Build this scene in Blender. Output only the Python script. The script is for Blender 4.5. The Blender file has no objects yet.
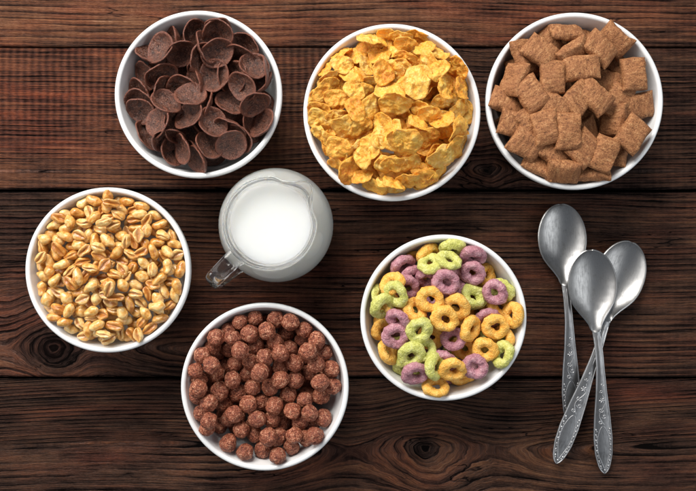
import bpy, bmesh, math, random
import numpy as np
from mathutils import Vector, Matrix, Quaternion, noise

rnd = random.Random(7)
nrng = np.random.default_rng(11)
scene = bpy.context.scene
COL = scene.collection
PI = math.pi

# ------------------------------------------------------------------ scale
S = 0.00088          # metres per photo pixel on the table top
HC = 0.65            # camera height above the table
CX, CY = 348.0, 245.5


def at(px, py, z=0.0):
    k = S * (HC - z) / HC
    return Vector(((px - CX) * k, (CY - py) * k, z))


# ------------------------------------------------------------------ object helpers
def tag(o, label=None, cat=None, group=None, kind=None):
    if label: o['label'] = label
    if cat: o['category'] = cat
    if group: o['group'] = group
    if kind: o['kind'] = kind
    return o


def link(name, me, parent=None, mat=None):
    o = bpy.data.objects.new(name, me)
    COL.objects.link(o)
    if parent is not None: o.parent = parent
    if mat is not None and me is not None: me.materials.append(mat)
    return o


def empty(name, loc=(0, 0, 0)):
    o = bpy.data.objects.new(name, None)
    o.empty_display_size = 0.02
    o.location = loc
    COL.objects.link(o)
    return o


def mesh(name, verts, faces, smooth=True, attrs=None, closed=True):
    me = bpy.data.meshes.new(name)
    me.from_pydata([tuple(v) for v in verts], [], faces)
    if closed:
        bm = bmesh.new(); bm.from_mesh(me)
        bmesh.ops.recalc_face_normals(bm, faces=bm.faces)
        bm.to_mesh(me); bm.free()
    me.update()
    if smooth:
        me.polygons.foreach_set('use_smooth', [True] * len(me.polygons))
    for k, vals in (attrs or {}).items():
        a = me.attributes.new(k, 'FLOAT', 'POINT')
        a.data.foreach_set('value', np.asarray(vals, dtype=np.float32))
    return me


def tube_faces(nr, ns, closed_r=False):
    """faces of nr rings of ns points each, rings closed round."""
    f = []
    for i in range(nr if closed_r else nr - 1):
        j = (i + 1) % nr
        for k in range(ns):
            l = (k + 1) % ns
            f.append((i * ns + k, i * ns + l, j * ns + l, j * ns + k))
    return f


def lathe(profile, n=96):
    v, f = [], []
    for r, z in profile:
        for k in range(n):
            a = 2 * PI * k / n
            v.append((r * math.cos(a), r * math.sin(a), z))
    f = tube_faces(len(profile), n)
    f = [tuple(reversed(q)) for q in f]
    return v, f


def smooth_curve(pts, n):
    """Catmull-Rom through pts, n samples per span."""
    P = [Vector(p) for p in pts]
    P = [2 * P[0] - P[1]] + P + [2 * P[-1] - P[-2]]
    out = []
    for i in range(1, len(P) - 2):
        for k in range(n):
            t = k / n
            a, b, c, d = P[i - 1:i + 3]
            out.append(0.5 * (2 * b + (c - a) * t + (2 * a - 5 * b + 4 * c - d) * t * t + (3 * b - a - 3 * c + d) * t ** 3))
    out.append(P[-2])
    return out


# ------------------------------------------------------------------ material helpers
class Nodes:
    def __init__(self, name):
        self.m = bpy.data.materials.new(name)
        self.m.use_nodes = True
        self.t = self.m.node_tree
        self.b = self.t.nodes['Principled BSDF']

    def n(self, typ, **kw):
        nd = self.t.nodes.new(typ)
        for k, v in kw.items():
            if k.startswith('i_'):
                nd.inputs[k[2:].replace('_', ' ')].default_value = v
            else:
                setattr(nd, k, v)
        return nd

    def l(self, a, b):
        self.t.links.new(a, b)

    def put(self, sock, v):
        if isinstance(v, bpy.types.NodeSocket): self.l(v, sock)
        else: sock.default_value = v

    def math(self, op, a, b=0.0, c=0.0, clamp=False):
        nd = self.n('ShaderNodeMath', operation=op, use_clamp=clamp)
        self.put(nd.inputs[0], a); self.put(nd.inputs[1], b); self.put(nd.inputs[2], c)
        return nd.outputs[0]

    def vec(self, x, y, z):
        nd = self.n('ShaderNodeCombineXYZ')
        for s, v in zip(nd.inputs, (x, y, z)): self.put(s, v)
        return nd.outputs[0]

    def noise(self, vec, scale=1.0, detail=3.0, rough=0.55, dist=0.0):
        nd = self.n('ShaderNodeTexNoise')
        if vec is not None: self.l(vec, nd.inputs['Vector'])
        nd.inputs['Scale'].default_value = scale
        nd.inputs['Detail'].default_value = detail
        nd.inputs['Roughness'].default_value = rough
        nd.inputs['Distortion'].default_value = dist
        return nd.outputs['Fac']

    def voronoi(self, vec, scale, feature='F1'):
        nd = self.n('ShaderNodeTexVoronoi', feature=feature)
        if vec is not None: self.l(vec, nd.inputs['Vector'])
        nd.inputs['Scale'].default_value = scale
        return nd.outputs['Distance']

    def ramp(self, fac, stops, interp='LINEAR'):
        nd = self.n('ShaderNodeValToRGB')
        nd.color_ramp.interpolation = interp
        e = nd.color_ramp.elements
        while len(e) < len(stops): e.new(0.5)
        for el, (p, c) in zip(e, stops):
            el.position = p
            el.color = (*c, 1) if len(c) == 3 else c
        self.put(nd.inputs[0], fac)
        return nd.outputs[0]

    def mix(self, fac, a, b, mode='MIX'):
        nd = self.n('ShaderNodeMix', data_type='RGBA', blend_type=mode)
        self.put(nd.inputs[0], fac)
        for s, v in ((nd.inputs[6], a), (nd.inputs[7], b)):
            if isinstance(v, bpy.types.NodeSocket): self.l(v, s)
            else: s.default_value = (*v, 1)
        return nd.outputs[2]

    def maprange(self, v, a, b, c=0.0, d=1.0):
        nd = self.n('ShaderNodeMapRange')
        self.put(nd.inputs[0], v)
        for i, x in zip((1, 2, 3, 4), (a, b, c, d)): nd.inputs[i].default_value = x
        return nd.outputs[0]

    def attr(self, name):
        return self.n('ShaderNodeAttribute', attribute_name=name).outputs['Fac']

    def obj(self):
        return self.n('ShaderNodeTexCoord').outputs['Object']

    def rand(self):
        return self.n('ShaderNodeObjectInfo').outputs['Random']

    def bump(self, h, dist, strength=1.0, prev=None):
        nd = self.n('ShaderNodeBump')
        nd.inputs['Strength'].default_value = strength
        nd.inputs['Distance'].default_value = dist
        self.put(nd.inputs['Height'], h)
        if prev is not None: self.l(prev, nd.inputs['Normal'])
        return nd.outputs[0]

    def set(self, **kw):
        for k, v in kw.items():
            s = self.b.inputs[k.replace('_', ' ')]
            if isinstance(v, bpy.types.NodeSocket): self.l(v, s)
            elif isinstance(v, tuple) and len(v) == 3 and s.type == 'RGBA': s.default_value = (*v, 1)
            else: s.default_value = v
        return self.m


def local_coords(N):
    """object coordinates pushed apart per object, so copies do not share a pattern"""
    r = N.rand()
    off = N.vec(N.math('MULTIPLY', r, 7.3), N.math('MULTIPLY', r, 3.1), N.math('MULTIPLY', r, 11.7))
    nd = N.n('ShaderNodeVectorMath', operation='ADD')
    N.l(N.obj(), nd.inputs[0]); N.l(off, nd.inputs[1])
    return nd.outputs[0]


# ------------------------------------------------------------------ materials
def porcelain():
    N = Nodes('white_porcelain')
    c = N.noise(N.obj(), 30, 2)
    return N.set(Base_Color=N.ramp(c, [(0.3, (0.78, 0.785, 0.79)), (0.7, (0.83, 0.83, 0.825))]),
                 Roughness=0.16, Coat_Weight=0.3, Coat_Roughness=0.06)


def ring_mat(name, dark, mid, light):
    N = Nodes(name)
    v = local_coords(N)
    a = N.noise(v, 260, 4, 0.6)
    b = N.noise(v, 1300, 3, 0.65)
    f = N.math('ADD', N.math('MULTIPLY', a, 0.55), N.math('MULTIPLY', b, 0.45))
    col = N.ramp(f, [(0.36, dark), (0.5, mid), (0.66, light)])
    sp = N.voronoi(v, 420)
    col = N.mix(N.maprange(sp, 0.0, 0.16, 0.55, 0.0), col, tuple(x * 0.35 for x in dark))
    cr = N.voronoi(v, 800)
    bump = N.bump(a, 0.0015, 0.8)
    bump = N.bump(b, 0.0005, 0.8, bump)
    bump = N.bump(cr, 0.0006, 0.7, bump)
    return N.set(Base_Color=col, Roughness=0.62, Normal=bump, Subsurface_Weight=0.12, Subsurface_Radius=(0.003, 0.002, 0.001),
                 Subsurface_Scale=0.6)


def cocoa_mat():
    N = Nodes('cocoa_crust')
    v = local_coords(N)
    a = N.noise(v, 330, 4, 0.65, 0.6)
    b = N.noise(v, 1100, 3, 0.6)
    c = N.voronoi(v, 520)
    f = N.math('ADD', N.math('MULTIPLY', a, 0.5), N.math('MULTIPLY', b, 0.5))
    col = N.ramp(f, [(0.38, (0.07, 0.014, 0.007)), (0.46, (0.27, 0.066, 0.030)), (0.53, (0.45, 0.135, 0.065)), (0.61, (0.80, 0.42, 0.26))])
    col = N.mix(N.math('MULTIPLY', N.rand(), 0.3), col, (0.12, 0.03, 0.02))
    bump = N.bump(a, 0.0022, 1.0)
    bump = N.bump(b, 0.0009, 1.0, bump)
    bump = N.bump(c, 0.0009, 0.6, bump)
    return N.set(Base_Color=col, Roughness=N.maprange(b, 0.3, 0.7, 0.3, 0.65), Normal=bump)


def pillow_mat():
    N = Nodes('toasted_wheat')
    v = local_coords(N)
    sq = N.n('ShaderNodeMapping'); N.l(v, sq.inputs[0]); sq.inputs['Scale'].default_value = (1.5, 0.6, 1)
    a = N.noise(sq.outputs[0], 330, 4, 0.65)
    b = N.noise(v, 900, 3, 0.65)
    big = N.noise(v, 70, 2)
    f = N.math('ADD', N.math('MULTIPLY', a, 0.55), N.math('MULTIPLY', b, 0.45))
    col = N.ramp(f, [(0.35, (0.10, 0.033, 0.010)), (0.46, (0.29, 0.110, 0.036)), (0.56, (0.45, 0.200, 0.075)), (0.68, (0.66, 0.38, 0.18))])
    col = N.mix(N.maprange(big, 0.35, 0.7, 0.0, 0.45), col, (0.27, 0.10, 0.035))
    sp = N.voronoi(v, 300)
    col = N.mix(N.maprange(sp, 0.05, 0.16, 0.75, 0.0), col, (0.07, 0.025, 0.01))
    bump = N.bump(a, 0.0011, 1.0)
    bump = N.bump(b, 0.0008, 1.0, bump)
    bump = N.bump(N.maprange(sp, 0.0, 0.2), 0.0006, 0.7, bump)
    return N.set(Base_Color=col, Roughness=0.7, Normal=bump)


def shell_mat():
    N = Nodes('dark_chocolate_shell')
    v = local_coords(N)
    a = N.noise(v, 280, 4, 0.65)
    b = N.noise(v, 1000, 4, 0.7)
    rim = N.attr('rim')
    f = N.math('ADD', N.math('MULTIPLY', a, 0.5), N.math('MULTIPLY', b, 0.5))
    col = N.ramp(f, [(0.38, (0.022, 0.006, 0.003)), (0.5, (0.098, 0.026, 0.011)), (0.63, (0.26, 0.085, 0.042))])
    col = N.mix(N.math('MULTIPLY', rim, 0.6), col, (0.27, 0.075, 0.036))
    sugar_glint = N.math('MULTIPLY', N.maprange(b, 0.555, 0.62), N.math('SUBTRACT', 1.0, rim, clamp=True))
    col = N.mix(N.math('MULTIPLY', sugar_glint, 0.42), col, (0.50, 0.27, 0.18))  # pale sugar specks, their sparkle painted into the colour
    bump = N.bump(a, 0.0024, 1.0)
    bump = N.bump(b, 0.0009, 1.0, bump)
    return N.set(Base_Color=col, Coat_Weight=0.6, Coat_Roughness=0.18, Coat_Normal=bump, Roughness=N.maprange(a, 0.35, 0.65, 0.26, 0.5), Normal=bump)


def flake_mat():
    N = Nodes('golden_corn')
    v = local_coords(N)
    a = N.noise(v, 130, 4, 0.6)
    b = N.noise(v, 700, 3, 0.6)
    f = N.math('ADD', N.math('MULTIPLY', a, 0.65), N.math('MULTIPLY', b, 0.35))
    f = N.math('ADD', f, N.math('MULTIPLY', N.math('SUBTRACT', N.rand(), 0.5), 0.16))
    col = N.ramp(f, [(0.30, (0.64, 0.20, 0.014)), (0.42, (0.81, 0.36, 0.038)), (0.55, (0.89, 0.49, 0.080)), (0.69, (0.93, 0.64, 0.22))])
    rim = N.attr('rim')
    col = N.mix(N.math('MULTIPLY', rim, 0.4), col, (0.74, 0.30, 0.03))
    sp = N.voronoi(v, 260)
    col = N.mix(N.maprange(sp, 0.02, 0.1, 0.35, 0.0), col, (0.55, 0.17, 0.02))
    bump = N.bump(a, 0.0028, 0.9)
    bump = N.bump(b, 0.0008, 0.9, bump)
    return N.set(Base_Color=col, Roughness=0.5, Normal=bump, Subsurface_Weight=0.35, Subsurface_Radius=(0.005, 0.0025, 0.0006), Subsurface_Scale=0.5)


def puff_mat():
    N = Nodes('honey_glazed_grain')
    v = local_coords(N)
    a = N.noise(v, 220, 3, 0.6)
    b = N.noise(v, 900, 2, 0.6)
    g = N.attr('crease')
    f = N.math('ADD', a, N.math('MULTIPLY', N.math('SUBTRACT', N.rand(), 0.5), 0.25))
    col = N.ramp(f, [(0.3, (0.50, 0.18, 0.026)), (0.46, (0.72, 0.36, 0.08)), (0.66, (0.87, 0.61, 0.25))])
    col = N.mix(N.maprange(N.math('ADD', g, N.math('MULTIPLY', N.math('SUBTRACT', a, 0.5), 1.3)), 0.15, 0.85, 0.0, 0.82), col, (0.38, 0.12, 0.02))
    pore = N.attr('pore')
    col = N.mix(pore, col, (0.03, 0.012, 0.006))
    bump = N.bump(a, 0.0012, 0.8)
    bump = N.bump(b, 0.0003, 0.6, bump)
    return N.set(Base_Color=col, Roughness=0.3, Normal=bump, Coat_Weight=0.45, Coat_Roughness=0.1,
                 Subsurface_Weight=0.1, Subsurface_Radius=(0.003, 0.0015, 0.0005), Subsurface_Scale=0.5)


def glass_mat(name, thin):
    """clear glass; part of the light goes straight through, as it does through a thin wall"""
    N = Nodes(name)
    N.set(Base_Color=(0.975, 0.985, 0.985), Roughness=0.0, IOR=1.48, Transmission_Weight=1.0)
    tr = N.n('ShaderNodeBsdfTransparent')
    mx = N.n('ShaderNodeMixShader'); mx.inputs[0].default_value = thin
    N.l(N.b.outputs[0], mx.inputs[1]); N.l(tr.outputs[0], mx.inputs[2])
    N.l(mx.outputs[0], N.t.nodes['Material Output'].inputs[0])
    return N.m


def milk_mat():
    N = Nodes('fresh_milk')
    w = N.noise(N.obj(), 20, 1)
    return N.set(Base_Color=N.ramp(w, [(0.3, (0.75, 0.76, 0.74)), (0.7, (0.78, 0.79, 0.77))]), Roughness=0.2,
                 Subsurface_Weight=1.0, Subsurface_Radius=(0.026, 0.024, 0.021), Subsurface_Scale=1.0)


def steel_mat(name, base, rough, bumpd=0.00015):
    N = Nodes(name)
    v = N.obj()
    st = N.n('ShaderNodeMapping'); N.l(v, st.inputs[0]); st.inputs['Scale'].default_value = (1, 0.12, 1)
    a = N.noise(st.outputs[0], 900, 3, 0.6)
    b = N.noise(v, 70, 5, 0.68)
    c = N.math('ADD', N.math('MULTIPLY', a, 0.4), N.math('MULTIPLY', b, 0.6))
    col = N.ramp(c, [(0.3, tuple(x * 0.48 for x in base)), (0.5, base), (0.7, tuple(min(1, x * 1.2) for x in base))])
    return N.set(Base_Color=col, Metallic=1.0, Roughness=N.maprange(c, 0.3, 0.7, rough + 0.12, rough - 0.05),
                 Normal=N.bump(c, bumpd, 0.6))


def wood_mat(name, seed, gap, tone):
    """weathered plank: streaks that follow the 'grain' field (in photo pixels), knots, saw marks"""
    N = Nodes(name)
    sep = N.n('ShaderNodeSeparateXYZ'); N.l(N.obj(), sep.inputs[0])
    x = N.math('DIVIDE', sep.outputs[0], S)
    zy = N.math('MULTIPLY', sep.outputs[1], 0.02 / S)
    f = N.attr('grain')
    knot, saw, red, shade = N.attr('knot'), N.attr('saw'), N.attr('red'), N.attr('shade')
    def st(sx, sf, off, det=3, rough=0.55):
        return N.noise(N.vec(N.math('MULTIPLY', x, sx), N.math('MULTIPLY', f, sf), N.math('ADD', zy, seed + off)), 1.0, det, rough)
    ringy = N.attr('ringy')
    broad = st(0.004, 0.03, 0.0, 3)
    mid = st(0.007, 0.2, 5.0, 4, 0.6)
    fine = st(0.018, 1.0, 9.0, 3, 0.65)
    fib = st(0.07, 2.3, 13.0, 3, 0.7)
    blot = N.noise(N.vec(N.math('MULTIPLY', x, 0.018), N.math('MULTIPLY', f, 0.035), seed + 20), 1.0, 4, 0.6)

    def lines(period, wob, wob2, sharp):
        """growth rings: slow pale rise, then a thin dark latewood line"""
        ph = N.math('ADD', N.math('DIVIDE', f, period), N.math('ADD', N.math('MULTIPLY', broad, wob), N.math('MULTIPLY', mid, wob2)))
        fr = N.math('FRACT', ph)
        up = N.math('POWER', fr, sharp)
        return N.math('MULTIPLY', up, N.maprange(fr, 0.90, 1.0, 1.0, 0.0))     # 1 on the dark line
    r1 = lines(gap, 1.5, 0.45, 2.6)
    r2 = lines(gap * 0.53, 1.9, 0.6, 1.8)
    a1 = N.math('MAXIMUM', N.maprange(st(0.012, 0.06, 31.0, 3), 0.36, 0.62, 0.10, 0.95), ringy)
    a2 = N.math('MULTIPLY', N.maprange(st(0.02, 0.09, 37.0, 3), 0.40, 0.64, 0.0, 0.55), N.math('SUBTRACT', 1.0, N.math('MULTIPLY', ringy, 0.8)))
    h = N.math('ADD', N.math('MULTIPLY', mid, 0.50), N.math('MULTIPLY', fine, 0.66))
    h = N.math('ADD', h, N.math('MULTIPLY', fib, 0.52))
    h = N.math('ADD', h, N.math('MULTIPLY', N.math('SUBTRACT', blot, 0.5), 0.55))
    h = N.math('SUBTRACT', h, N.math('MULTIPLY', N.math('MULTIPLY', r1, a1), 0.62))
    h = N.math('SUBTRACT', h, N.math('MULTIPLY', N.math('MULTIPLY', r2, a2), 0.55))
    crack = N.math('ABSOLUTE', N.math('SUBTRACT', st(0.0045, 0.045, 71.0, 4, 0.5), 0.5))
    crack = N.math('MULTIPLY', N.maprange(crack, 0.0, 0.006, 1.0, 0.0), N.maprange(st(0.006, 0.02, 75.0, 2), 0.5, 0.58))
    h = N.math('SUBTRACT', h, N.math('MULTIPLY', crack, 0.4))
    grit = N.noise(N.vec(N.math('MULTIPLY', x, 0.35), N.math('MULTIPLY', f, 1.1), seed + 90), 1.0, 3, 0.7)
    h = N.math('ADD', h, N.math('MULTIPLY', N.math('SUBTRACT', grit, 0.5), 0.34))
    # saw marks across the grain
    sw = N.math('SINE', N.math('ADD', N.math('MULTIPLY', x, 2 * PI / 7.4), N.math('MULTIPLY', st(0.02, 0.05, 44.0, 2), 5.0)))
    h = N.math('ADD', h, N.math('MULTIPLY', N.math('MULTIPLY', sw, saw), 0.085))
    h = N.math('SUBTRACT', h, N.math('MULTIPLY', knot, 0.34))
    h = N.math('ADD', h, shade)
    v = N.maprange(h, 0.34, 1.16)
    k = tone
    col = N.ramp(v, [(0.04, (0.0035 * k, 0.0024 * k, 0.0022 * k)), (0.26, (0.020 * k, 0.0078 * k, 0.0045 * k)),
                     (0.48, (0.058 * k, 0.022 * k, 0.0098 * k)), (0.70, (0.128 * k, 0.050 * k, 0.0220 * k)),
                     (0.96, (0.22 * k, 0.106 * k, 0.050 * k))])
    redn = N.math('MULTIPLY', N.maprange(N.noise(N.vec(N.math('MULTIPLY', x, 0.009), N.math('MULTIPLY', f, 0.05), seed + 60), 1, 3), 0.45, 0.68), 0.5)
    redn = N.math('ADD', redn, red, clamp=True)
    col = N.mix(redn, col, N.mix(1.0, col, (1.35, 0.74, 0.60), 'MULTIPLY'))
    bl = N.maprange(N.noise(N.vec(N.math('MULTIPLY', x, 0.012), N.math('MULTIPLY', f, 0.11), seed + 80), 1, 3), 0.5, 0.7, 0.0, 0.35)
    col = N.mix(bl, col, N.mix(1.0, col, (0.70, 0.66, 0.80), 'MULTIPLY'))
    bump = N.bump(v, 0.0011, 0.9)
    bump = N.bump(fib, 0.0003, 0.5, bump)
    return N.set(Base_Color=col, Roughness=N.maprange(v, 0.1, 0.8, 0.6, 0.42), Normal=bump, Specular_IOR_Level=N.maprange(v, 0.02, 0.5, 0.02, 0.26))


PORC = porcelain()
M_COCOA, M_PILLOW, M_SHELL, M_FLAKE, M_PUFF = cocoa_mat(), pillow_mat(), shell_mat(), flake_mat(), puff_mat()
M_RING = {
    'yellow': ring_mat('yellow_sugar_crust', (0.76, 0.32, 0.035), (0.90, 0.48, 0.085), (0.95, 0.64, 0.21)),
    'green': ring_mat('green_sugar_crust', (0.42, 0.42, 0.07), (0.60, 0.59, 0.155), (0.76, 0.75, 0.34)),
    'purple': ring_mat('purple_sugar_crust', (0.29, 0.105, 0.135), (0.47, 0.21, 0.25), (0.68, 0.41, 0.44)),
}
GLASS, HGLASS, MILK = glass_mat('clear_glass', 0.10), glass_mat('thick_glass', 0.15), milk_mat()
STEEL = steel_mat('worn_steel', (0.42, 0.415, 0.41), 0.34)
PATINA = steel_mat('tarnished_steel', (0.30, 0.30, 0.305), 0.42, 0.0004)
ORNATE = steel_mat('rubbed_steel', (0.52, 0.52, 0.53), 0.42)

# ------------------------------------------------------------------ wooden table (the setting)
table = empty('table', (0, 0, 0))
tag(table, 'dark brown weathered wooden plank table under all the bowls', kind='structure')


def plank(y0, y1, seed, gap, tone, knots, saw_fn, shade_fn, red_fn, edge=(.5, .5)):
    """y0,y1 in photo pixels; x spans well past the frame"""
    X0, X1, st = -160, 860, 2.5
    xs = np.arange(X0, X1 + .1, st)
    ys = np.linspace(y0 + 0.7, y1 - 0.7, int((y1 - y0) / st) + 1)
    XX, YY = np.meshgrid(xs, ys)
    rs = np.random.default_rng(seed)
    f = YY.copy()
    for _ in range(6):
        L = rs.uniform(150, 700); A = rs.uniform(.3, 1.0) * L / 300
        f += A * np.sin(2 * PI * (XX / L + rs.uniform()) + (YY - y0) / rs.uniform(90, 250))
    kn = np.zeros_like(f); rg = np.zeros_like(f)
    for (kx, ky, r0, axl, axr, ayt, ayb, reach, sgn) in knots:
        dx, dy = XX - kx, f - ky + (YY - ky - (f - ky)) * np.exp(-((XX - kx) / reach) ** 2)
        ax = np.where(dx > 0, axr, axl)
        ay = np.where(dy > 0, ayb, ayt)
        d = np.sqrt((dx / ax) ** 2 + (dy / ay) ** 2 + 4)
        w = np.exp(-(np.abs(dx) / reach) ** 2.0) * np.exp(-(np.abs(dy) / (reach * 1.1)) ** 4)
        ring = d + 3.0 * np.sin(np.arctan2(dy, dx) * 3 + d * .05) * np.clip(d / 40, 0, 1)
        # away from the knot the lines straighten out into the plank's own grain
        soft = np.sqrt((dy / ay) ** 2 + (14 * np.clip(1 - np.abs(dx) / (reach * 3), 0, 1)) ** 2)
        f = ky + sgn * (w * ring + (1 - w) * soft)
        rg = np.maximum(rg, np.clip(.40 * np.exp(-(d / (r0 * 3.0)) ** 2), 0, 1))
        kn = np.maximum(kn, np.clip(1.3 - np.hypot(dx / 1.15, dy) / r0, 0, 1))
    wob = np.array([noise.noise(Vector((a / 16, b / 8, seed))) + .5 * noise.noise(Vector((a / 7, b / 4, seed + 5))) for a, b in zip(XX.ravel(), YY.ravel())]).reshape(XX.shape)
    f = f + wob * (.28 + 3.4 * rg)
    saw = saw_fn(XX, YY); sh = shade_fn(XX, YY); rd = red_fn(XX, YY)
    # worn edges dip towards the joint
    e = np.minimum(YY - y0, y1 - YY)
    zz = -0.0010 * np.exp(-e / 1.1)
    sh = sh - edge[0] * np.exp(-(YY - y0) / 1.2) - edge[1] * np.exp(-(y1 - YY) / 1.2)  # joint shade painted into the plank edges so they do not look lit
    zz += 0.0002 * np.sin(f / 3.1)
    V = np.stack([(XX - CX) * S, (CY - YY) * S, zz], -1).reshape(-1, 3)
    ny, nx = XX.shape
    F = []
    for j in range(ny - 1):
        for i in range(nx - 1):
            a = j * nx + i
            F.append((a, a + nx, a + nx + 1, a + 1))
    # sides and underside
    n0 = len(V)
    border = [i for i in range(nx)] + [j * nx + nx - 1 for j in range(1, ny)] + [(ny - 1) * nx + i for i in range(nx - 2, -1, -1)] + [j * nx for j in range(ny - 2, 0, -1)]
    low = V[border].copy(); low[:, 2] = -0.024
    V = np.vstack([V, low])
    nb = len(border)
    for i in range(nb):
        j = (i + 1) % nb
        F.append((border[i], border[j], n0 + j, n0 + i))
    F.append(tuple(n0 + i for i in range(nb)))
    ext = lambda a: np.concatenate([a.ravel(), np.full(nb, 0.0)])
    me = mesh('plank', V, F, True, {'grain': np.concatenate([f.ravel(), f.ravel()[border]]), 'knot': ext(kn), 'ringy': ext(rg), 'saw': ext(saw),
                                    'shade': np.concatenate([sh.ravel(), np.full(nb, -1.5)]), 'red': ext(rd)}, closed=False)
    return link('plank', me, table, wood_mat('weathered_oak', seed * 3.7, gap, tone))


def G(X, Y, cx, cy, sx, sy):
    return np.exp(-((X - cx) / sx) ** 2 - ((Y - cy) / sy) ** 2)


zero = lambda X, Y: np.zeros_like(X)
plank(-130, 47, 1, 6.2, 1.1, [], lambda X, Y: .25 + 0 * X, lambda X, Y: 0.12 + 0 * X - .1 * np.clip((X - 300) / 300, 0, 1), lambda X, Y: .1 + 0 * X, (.5, .2))
plank(47.25, 190.4, 2, 4.8, .88, [(488, 170, 7, 2.2, 2.2, 1.0, 1.0, 40, 1)],
      lambda X, Y: np.clip(1.1 * G(X, Y, 50, 75, 130, 60) + .9 * G(X, Y, 295, 85, 60, 60) + .25, 0, 1),
      lambda X, Y: 0.06 * (X < 320) - .10 * np.clip((X - 380) / 150, 0, 1), lambda X, Y: .55 * G(X, Y, 60, 90, 200, 90), (.25, .7))
plank(191.1, 377.6, 3, 5.4, .78, [(52, 348, 24, 1.1, 1.7, 1.0, 1.0, 60, 1)],
      lambda X, Y: .15 + 0 * X,
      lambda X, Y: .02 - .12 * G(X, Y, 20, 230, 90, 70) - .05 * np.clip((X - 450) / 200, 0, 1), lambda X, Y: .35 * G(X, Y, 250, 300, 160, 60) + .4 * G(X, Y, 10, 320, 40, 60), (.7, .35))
plank(378.0, 600, 4, 5.0, .72, [(425, 447, 13, 1.6, 2.3, .75, 1.5, 88, 1)],
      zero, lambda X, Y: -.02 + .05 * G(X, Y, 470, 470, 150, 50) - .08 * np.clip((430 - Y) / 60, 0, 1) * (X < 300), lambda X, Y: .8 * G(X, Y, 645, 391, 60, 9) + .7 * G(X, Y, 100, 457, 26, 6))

un = Nodes('gap_dark')  # added unseen dark backing, keeps background light out of the plank joints
un.set(Base_Color=(0.012, 0.008, 0.006), Roughness=0.9)
bx0, by0, bx1, by1 = (-160 - CX) * S, (CY - 600) * S, (860 - CX) * S, (CY + 130) * S
bv = [(x, y, z) for z in (-.050, -.0245) for x, y in ((bx0, by0), (bx1, by0), (bx1, by1), (bx0, by1))]
link('gap_backing', mesh('gap_backing', bv, [(0, 3, 2, 1), (4, 5, 6, 7), (0, 1, 5, 4), (1, 2, 6, 5), (2, 3, 7, 6), (3, 0, 4, 7)], False), table, un.m)

# ------------------------------------------------------------------ bowls
ZR, ZB, TH = 0.062, 0.008, 0.0042      # rim height, inside floor, wall thickness


def bowl_h(r, Rin):
    return ZB + (ZR - ZB) * np.minimum(np.abs(r) / Rin, 1.3) ** 5.5


def make_bowl(px, py, rpx, label):
    c = at(px, py, ZR)
    R = rpx * S * (HC - ZR) / HC
    Rin = R - TH
    prof = []
    n = 40
    for i in range(n + 1):                       # inside, centre to rim
        r = Rin * i / n
        prof.append((max(r, 1e-5), float(bowl_h(r, Rin)) - (0.0008 if i == n else 0)))
    for k in range(1, 8):                        # rounded lip
        a = PI - PI * k / 8
        prof.append((R - TH / 2 + TH / 2 * math.cos(a), ZR - 0.0008 + 0.0019 * math.sin(a)))
    for i in range(n, -1, -1):                   # outside down to the foot
        t = i / n
        z = 0.006 + (ZR - 0.0016 - 0.006) * t
        r = Rin * (max(z - ZB + 0.004, 0) / (ZR - ZB)) ** (1 / 5.5)
        prof.append((max(min(r + TH, R), R * 0.44), z))
    prof += [(R * 0.43, 0.0042), (R * 0.43, 0.0006), (R * 0.42, 0.0), (R * 0.38, 0.0), (R * 0.37, 0.002), (1e-5, 0.003)]
    v, f = lathe(prof, 128)
    o = link('cereal_bowl', mesh('cereal_bowl', v, f), None, PORC)
    o.location = (c.x, c.y, 0.0)
    tag(o, label, 'bowl', 'white cereal bowls on the table')
    return dict(x=c.x, y=c.y, R=R, Rin=Rin)


# ------------------------------------------------------------------ cereal shapes
def nz(p, s, o=0.0):
    return noise.noise(Vector((p[0] * s + o, p[1] * s - o * 1.7, p[2] * s + o * 0.6)))


def ring_mesh(seed):
    r = random.Random(seed)
    R, q = r.uniform(.0066, .0071), r.uniform(.0037, .0041)
    nr, ns = 40, 18
    V = []
    R0, q0 = R, q
    p1, p2, p3 = (r.uniform(0, 6.28) for _ in range(3))
    for i in range(nr):
        a = 2 * PI * i / nr
        R = R0 * (1 + .07 * math.sin(2 * a + p1) + .03 * math.sin(3 * a + p3)); q = q0 * (1 + .11 * math.sin(a + p2) + .05 * math.sin(3 * a + p1))
        for k in range(ns):
            b = 2 * PI * k / ns
            p = Vector(((R + q * math.cos(b)) * math.cos(a), (R + q * math.cos(b)) * math.sin(a) * (1 + .05 * math.sin(seed)), q * .92 * math.sin(b)))
            d = Vector((math.cos(b) * math.cos(a), math.cos(b) * math.sin(a), math.sin(b)))
            p += d * (.0011 * nz(p, 200, seed) + .0007 * nz(p, 520, seed + 3))
            V.append(p)
    F = tube_faces(nr, ns, True)
    return mesh('cereal_ring', V, F)


def ball_mesh(seed):
    bm = bmesh.new()
    bmesh.ops.create_icosphere(bm, subdivisions=4, radius=1.0)
    r = random.Random(seed)
    s = r.uniform(.0064, .0075)
    ax = (r.uniform(.90, 1.10), r.uniform(.90, 1.08), r.uniform(.88, 1.0))
    V = []
    for v in bm.verts:
        n = v.co.normalized()
        k = 1 + .14 * nz(n, 1.5, seed) + .06 * nz(n, 3.7, seed + 9) + .035 * nz(n, 8, seed + 5)
        V.append((n.x * s * k * ax[0], n.y * s * k * ax[1], n.z * s * k * ax[2]))
    F = [tuple(v.index for v in f.verts) for f in bm.faces]
    bm.free()
    return mesh('cocoa_ball', V, F)


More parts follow.
